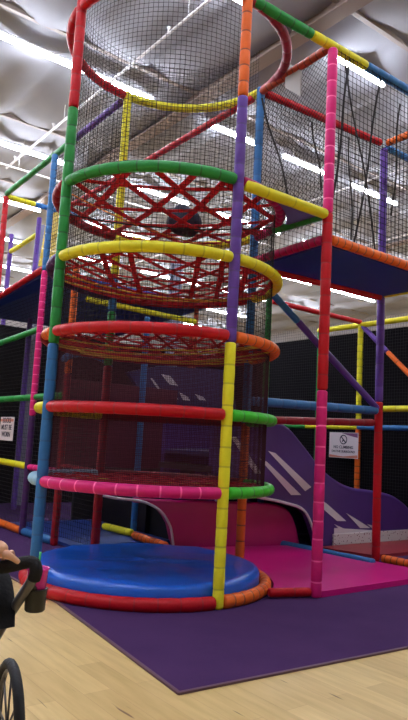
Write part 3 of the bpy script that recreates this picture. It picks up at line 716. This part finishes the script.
tube('floor_tube', (QX+.03, QY-.09, .055), (QX+.03, PY-.0, .055), ORA, 'orange padded tube right of the red post on the floor', .055, .1)
a = on_z(267, 578, .055); tube('floor_tube', V((fx+.72, fy+.1, .055)), V((PX-.06, PY+.02, .055)), RED, 'red padded tube between the tower and the pink post', .045)
a = on_z(104, 526, .1); b = on_z(132, 533, .1); tube('floor_tube', a, b, LIME, 'lime yellow padded tube on the floor behind the tower')
a = on_z(134, 535, .1); b = on_z(166, 546, .1); tube('floor_tube', a, b, ORA, 'orange padded tube on the floor behind the blue round mat', .055, .12)

# ------------------------------------------------------------------ stroller, cup and the person holding it
P0 = at_depth(34, 566, 2.5)
h = (-RH*.5+FH*.86).normalized(); c = (-RH*.9-FH*.44).normalized(); UPZ = V((0, 0, 1))
def sp(along_c, along_h, z): return V((P0.x, P0.y, 0)) + c*along_c + h*along_h + UPZ*z
Wd = .5; zh = P0.z
st = thing('stroller', 'black stroller at the left edge with a foam handlebar and cup holder', 'stroller', tuple(sp(Wd/2, .45, 0)))
bm = bmesh.new()
hb = curve_pts([at_depth(34, 579, 2.43), at_depth(36, 569, 2.42), at_depth(29, 562, 2.43), sp(.14, -.01, zh+.0), sp(Wd-.08, -.01, zh+.0), sp(Wd-.01, .0, zh-.01), sp(Wd, .05, zh-.06)], 5)
sweep(bm, hb, .0235, 12); part('handlebar', bm, mat('black_foam', (20, 18, 22), .85, .3, 60, .2), st)
tq = at_depth(34, 577, 2.43); lowq = at_depth(5, 622, 2.66)
wc = at_depth(-3, 730, 2.86); wr = wc.z-.002; 
for s in (0, 1):
    bm = bmesh.new(); o = c*(Wd*s) if s else V((0, 0, 0))
    sweep(bm, [tq+o, lowq+o, wc-RH*.16+o+V((0, 0, .12)), wc+o-c*.0+V((0, 0, .0))], .019, 8); part('frame_tube', bm, FRAMEG, st)
    bm = bmesh.new(); sweep(bm, [lowq+o+V((0, 0, .05)), sp(Wd*s, 1.0, .28)], .015, 8); part('frame_tube', bm, FRAMEG, st)
bm = bmesh.new(); sweep(bm, [wc, wc+c*Wd], .012, 8); part('axle', bm, FRAMEG, st)
def wheel(center, axis, r):
    ax = axis.normalized(); e1 = UPZ - ax*UPZ.dot(ax); e1.normalize(); e2 = ax.cross(e1)
    bm = bmesh.new(); n = 40; P = [center+(e1*math.cos(2*PI*k/n)+e2*math.sin(2*PI*k/n))*(r-.022) for k in range(n)]
    sweep(bm, P, .022, 10, False, None, True)
    w = part('wheel', bm, RUBBER, st, smooth=False)
    bm = bmesh.new(); P = [center+(e1*math.cos(2*PI*k/n)+e2*math.sin(2*PI*k/n))*(r-.05) for k in range(n)]; sweep(bm, P, .009, 8, False, None, True)
    for k in range(8):
        d = e1*math.cos(PI*k/4)+e2*math.sin(PI*k/4); sweep(bm, [center, center+d*(r-.05)], .005, 6)
    sweep(bm, [center-ax*.03, center+ax*.03], .02, 10); part('rim', bm, FRAMEG, w)
wheel(wc-c*.04, c, wr); wheel(wc+c*(Wd+.04), c, wr); wheel(sp(Wd/2, 1.02, .15), c, .15)
# fabric seat and hood slung between the tubes
bm = bmesh.new(); g = []
prof = [(.14, .02, .84), (.16, .12, .70), (.16, .26, .52), (.16, .42, .40), (.16, .62, .40), (.16, .78, .44), (.16, .86, .24)]
for a_, hh, zz in prof:
    row = [];
    for k in range(9):
        u = k/8; dip = -.06*math.sin(PI*u); row.append(bm.verts.new(sp(.20+(Wd-.24)*u, hh, zz+dip)))
    g.append(row)
for a, b in zip(g, g[1:]):
    for k in range(8): bm.faces.new((a[k], a[k+1], b[k+1], b[k])).smooth = True
bmesh.ops.solidify(bm, geom=bm.faces[:], thickness=.03); part('seat', bm, CHAR, st)
bm = bmesh.new(); g = []
for i in range(9):
    t = PI*.02+PI*.62*i/8; row = []
    for k in range(13):
        u = k/12; rad = .36*(1-.18*abs(2*u-1)**3); row.append(bm.verts.new(sp(.03+(Wd-.06)*u, .26-rad*math.cos(t)*.62, .76+rad*math.sin(t)*.62)))
    g.append(row)
for a, b in zip(g, g[1:]):
    for k in range(12): bm.faces.new((a[k], a[k+1], b[k+1], b[k])).smooth = True
bmesh.ops.solidify(bm, geom=bm.faces[:], thickness=.02); part('hood', bm, CHAR, st)
# cup holder
cb = at_depth(34.5, 611, 2.54); ctp = at_depth(34.5, 588, 2.54); rC = .039
def lathe(bm, o, prof, n=28):
    rr = []
    for r, z in prof: rr.append([bm.verts.new((o.x+r*math.cos(2*PI*k/n), o.y+r*math.sin(2*PI*k/n), o.z+z)) for k in range(n)])
    for a, b in zip(rr, rr[1:]):
        for k in range(n): bm.faces.new((a[k], a[(k+1) % n], b[(k+1) % n], b[k])).smooth = True
    bm.faces.new(rr[0][::-1]); bm.faces.new(rr[-1])
Hh = ctp.z-cb.z
bm = bmesh.new(); lathe(bm, cb, [(rC-.006, 0), (rC-.001, .006), (rC, Hh*.5), (rC+.002, Hh-.006), (rC+.006, Hh), (rC-.002, Hh+.001), (rC-.004, .012)])
sweep(bm, [V((cb.x, cb.y, cb.z+Hh*.75))+(tq-ctp).normalized()*.03, tq.lerp(lowq, .12)], .009, 8)
part('cup_holder', bm, BLACKP, st, 'black cup holder')
# pink cup with green straw
def clear(name, rgb, alpha):
    m = mat(name, rgb, .15, coat=.4); b = m.node_tree.nodes['Principled BSDF']; b.inputs['Transmission Weight'].default_value = alpha; b.inputs['IOR'].default_value = 1.2; return m
cupt = thing('cup', 'pink plastic cup with a green straw standing in the stroller cup holder', 'cup', (cb.x, cb.y, cb.z+.014))
top_z = at_depth(35, 567, 2.54).z; hc = top_z-cb.z-.014
bm = bmesh.new(); lathe(bm, V((cb.x, cb.y, cb.z+.014)), [(.027, 0), (.0295, .01), (.040, hc-.01), (.0435, hc-.006), (.0435, hc), (.038, hc-.004), (.028, .02)]); part('cup_body', bm, clear('pink_cup_plastic', (226, 58, 170), .35), cupt)
bm = bmesh.new(); sweep(bm, [V((cb.x, cb.y, top_z-.08)), at_depth(38.5, 567, 2.54), at_depth(40.5, 552, 2.54)], .0042, 8); part('straw', bm, mat('green_straw_plastic', (70, 205, 120), .4), cupt)

# person beside the stroller, grown from one skeleton
def skin_mesh(verts, edges, radii, root, sub=2):
    me = bpy.data.meshes.new('tmp_skin'); me.from_pydata([tuple(v) for v in verts], edges, []); o = bpy.data.objects.new('tmp_skin', me); COL.objects.link(o)
    sm = o.modifiers.new('skin', 'SKIN'); sm.use_smooth_shade = True
    for i, r in enumerate(radii):
        r = r if isinstance(r, tuple) else (r, r); me.skin_vertices[0].data[i].radius = r; me.skin_vertices[0].data[i].use_root = (i == root)
    ss = o.modifiers.new('sub', 'SUBSURF'); ss.levels = sub; ss.render_levels = sub
    dg = bpy.context.evaluated_depsgraph_get(); dg.update(); out = bpy.data.meshes.new_from_object(o.evaluated_get(dg)); bpy.data.objects.remove(o); return out
def chainmesh(pts, radii, sub=2):
    return skin_mesh(pts, [(i, i+1) for i in range(len(pts)-1)], radii, 0, sub)
def join_me(mes, name):
    bm = bmesh.new()
    for m in mes: bm.from_mesh(m)
    me = bpy.data.meshes.new(name); bm.to_mesh(me); bm.free(); return me
hand = at_depth(7, 553, 2.42); 
base = V((CAM.x, CAM.y, 0)) + FH*2.02 - RH*1.16; base.z = 0
fw_p = (h*.9+RH*.25).normalized(); rp = V((fw_p.y, -fw_p.x, 0))     # the person's forward and right
def bp(r, f, z): return base + rp*r + fw_p*f + UPZ*z
wrist = at_depth(-9, 547, 2.39); elbow = bp(.30, .05, 1.10); sh = bp(.19, 0, 1.40)
Vb = [bp(0, 0, .95), bp(0, 0, 1.08), bp(0, .01, 1.24), bp(0, 0, 1.38), bp(0, .01, 1.47), bp(0, .02, 1.54), bp(0, .03, 1.62), bp(0, .02, 1.70),
      sh, elbow, wrist.lerp(elbow, .12), wrist,                                                       # right arm 8..11
      bp(-.19, 0, 1.40), bp(-.25, -.02, 1.12), bp(-.24, .08, .88), bp(-.24, .1, .80),               # left arm 12..15
      bp(.10, 0, .88), bp(.11, .02, .48), bp(.11, -.01, .09), bp(.12, .12, .03),                      # right leg 16..19
      bp(-.10, 0, .88), bp(-.11, .02, .48), bp(-.11, -.01, .09), bp(-.12, .12, .03)]                  # left leg 20..23
Eb = [(0, 1), (1, 2), (2, 3), (3, 4), (4, 5), (5, 6), (6, 7), (3, 8), (8, 9), (9, 10), (10, 11), (3, 12), (12, 13), (13, 14), (14, 15), (0, 16), (16, 17), (17, 18), (18, 19), (0, 20), (20, 21), (21, 22), (22, 23)]
Rb = [(.085, .06), (.09, .07), (.10, .075), (.07, .055), .052, (.07, .085), (.078, .095), (.06, .075), (.058), .046, .038, .036, .058, .042, .03, .028, .07, .058, .04, .035, .07, .058, .04, .035]
body = skin_mesh(Vb, Eb, Rb, 0)
# right hand closed over the bar: palm, four fingers curling over, thumb along the bar
bd = (at_depth(20, 562, 2.48)-at_depth(0, 563, 2.42)).normalized()                 # along the bar, to the right
away = FH
knu = [at_depth(11-4.8*i, 553-.4*i, 2.43) for i in range(4)]
mes = [body, chainmesh([wrist, wrist.lerp(hand, .55)+V((0, 0, .004)), at_depth(6, 553, 2.42)], [(.036, .034), (.040, .034), (.036, .026)])]
for i, kp in enumerate(knu):
    ln = [.9, 1.0, .95, .8][i]
    mes.append(chainmesh([kp-away*.03+V((0, 0, .004)), kp+away*.012*ln+V((0, 0, .002)), kp+away*.038*ln-V((0, 0, .018)), kp+away*.034*ln-V((0, 0, .042*ln)), kp+away*.012*ln-V((0, 0, .054*ln))], [.0095, .0095, .009, .008, .007]))
mes.append(chainmesh([at_depth(2, 553, 2.385), at_depth(9, 555.5, 2.38), at_depth(14.5, 559, 2.385), at_depth(19.5, 563, 2.395)], [.019, .0145, .0115, .009]))
lw_ = Vb[15]
mes.append(chainmesh([Vb[14], lw_, lw_-V((0, 0, .06))], [(.027, .02), (.034, .018), (.036, .016)]))
for i in range(4): q = lw_+fw_p*(.03-.02*i)-V((0, 0, .07)); mes.append(chainmesh([q+V((0, 0, .03)), q-V((0, 0, .03)), q-V((0, 0, .055))+rp*.012, q-V((0, 0, .075))+rp*.024], [.009, .009, .008, .007]))
q = lw_+fw_p*.035; mes.append(chainmesh([q-fw_p*.015, q+fw_p*.012-V((0, 0, .03)), q+fw_p*.014-V((0, 0, .065))], [.012, .010, .008]))
fc = bp(0, .115, 1.615)
mes.append(chainmesh([fc+V((0, 0, .02)), fc+fw_p*.012-V((0, 0, .005)), fc+fw_p*.022-V((0, 0, .02))], [.009, .012, .012]))   # nose
for s in (1, -1): mes.append(chainmesh([bp(.075*s, .02, 1.64), bp(.083*s, .012, 1.62), bp(.077*s, .02, 1.595)], [(.008, .014), (.009, .016), .008]))    # ears
bme = join_me(mes, 'person'); bme.materials.append(SKIN)
for p in bme.polygons: p.use_smooth = True
person = bpy.data.objects.new('person', bme); COL.objects.link(person)
tag(person, 'person at the left edge resting a bare hand on the stroller handlebar', 'person')
SHIRT = mat('grey_shirt', (70, 72, 84), .9, .3, 60, .15); JEANS = mat('dark_jeans', (38, 46, 66), .9, .3, 80, .2); HAIR = mat('brown_hair', (52, 36, 28), .6, .5, 60, .3); SHOE = mat('white_shoe', (205, 205, 205), .6)
part('shirt', skin_mesh([bp(0, 0, .89), Vb[1], Vb[2], Vb[3]+V((0, 0, .0)), Vb[8], Vb[8].lerp(elbow, .55), Vb[12], Vb[12].lerp(Vb[13], .55), bp(0, .0, 1.44)], [(0, 1), (1, 2), (2, 3), (3, 4), (4, 5), (3, 6), (6, 7), (3, 8)], [(.17, .13), (.15, .115), (.165, .125), (.155, .115), .075, .062, .075, .062, (.085, .075)], 0), SHIRT, person, 'grey shirt', True)
part('trousers', skin_mesh([bp(0, 0, .93), Vb[16], Vb[17], Vb[18]+V((0, 0, .02)), Vb[20], Vb[21], Vb[22]+V((0, 0, .02)), bp(0, 0, 1.01)], [(0, 1), (1, 2), (2, 3), (0, 4), (4, 5), (5, 6), (0, 7)], [(.155, .12), .1, .075, .062, .1, .075, .062, (.155, .12)], 0), JEANS, person, 'dark jeans', True)
for s in (1, -1):
    part('shoe', chainmesh([bp(.115*s, -.06, .045), bp(.115*s, .05, .045), bp(.125*s, .18, .035)], [(.042, .044), (.048, .044), (.04, .034)]), SHOE, person, 'white shoe', True)
part('hair', chainmesh([bp(0, -.03, 1.56), bp(0, -.03, 1.64), bp(0, .0, 1.715), bp(0, .05, 1.725)], [(.085, .075), (.093, .085), (.085, .085), (.07, .05)]), HAIR, person, 'short brown hair', True)
bm = bmesh.new()
for s in (1, -1): bmesh.ops.create_icosphere(bm, subdivisions=2, radius=.011, matrix=Matrix.Translation(bp(.032*s, .112, 1.632)))
part('eyes', bm, mat('dark_eye', (30, 24, 22), .2), person, None, True)
bm = bmesh.new(); sweep(bm, [bp(-.022, .112, 1.572), bp(0, .122, 1.57), bp(.022, .112, 1.572)], [.003, .006, .003], 8); part('mouth', bm, mat('lips', (170, 90, 84), .5), person)

# ------------------------------------------------------------------ light and view
w = bpy.data.worlds.new('World'); S.world = w; w.use_nodes = True
w.node_tree.nodes['Background'].inputs[0].default_value = (.8, .82, .85, 1); w.node_tree.nodes['Background'].inputs[1].default_value = .05
S.view_settings.view_transform = 'Standard'; S.view_settings.look = 'None'; S.view_settings.gamma = 1; S.view_settings.use_curve_mapping = False
S.view_settings.exposure = 0.95
S.cycles.use_denoising = True; S.cycles.max_bounces = 8; S.cycles.diffuse_bounces = 4
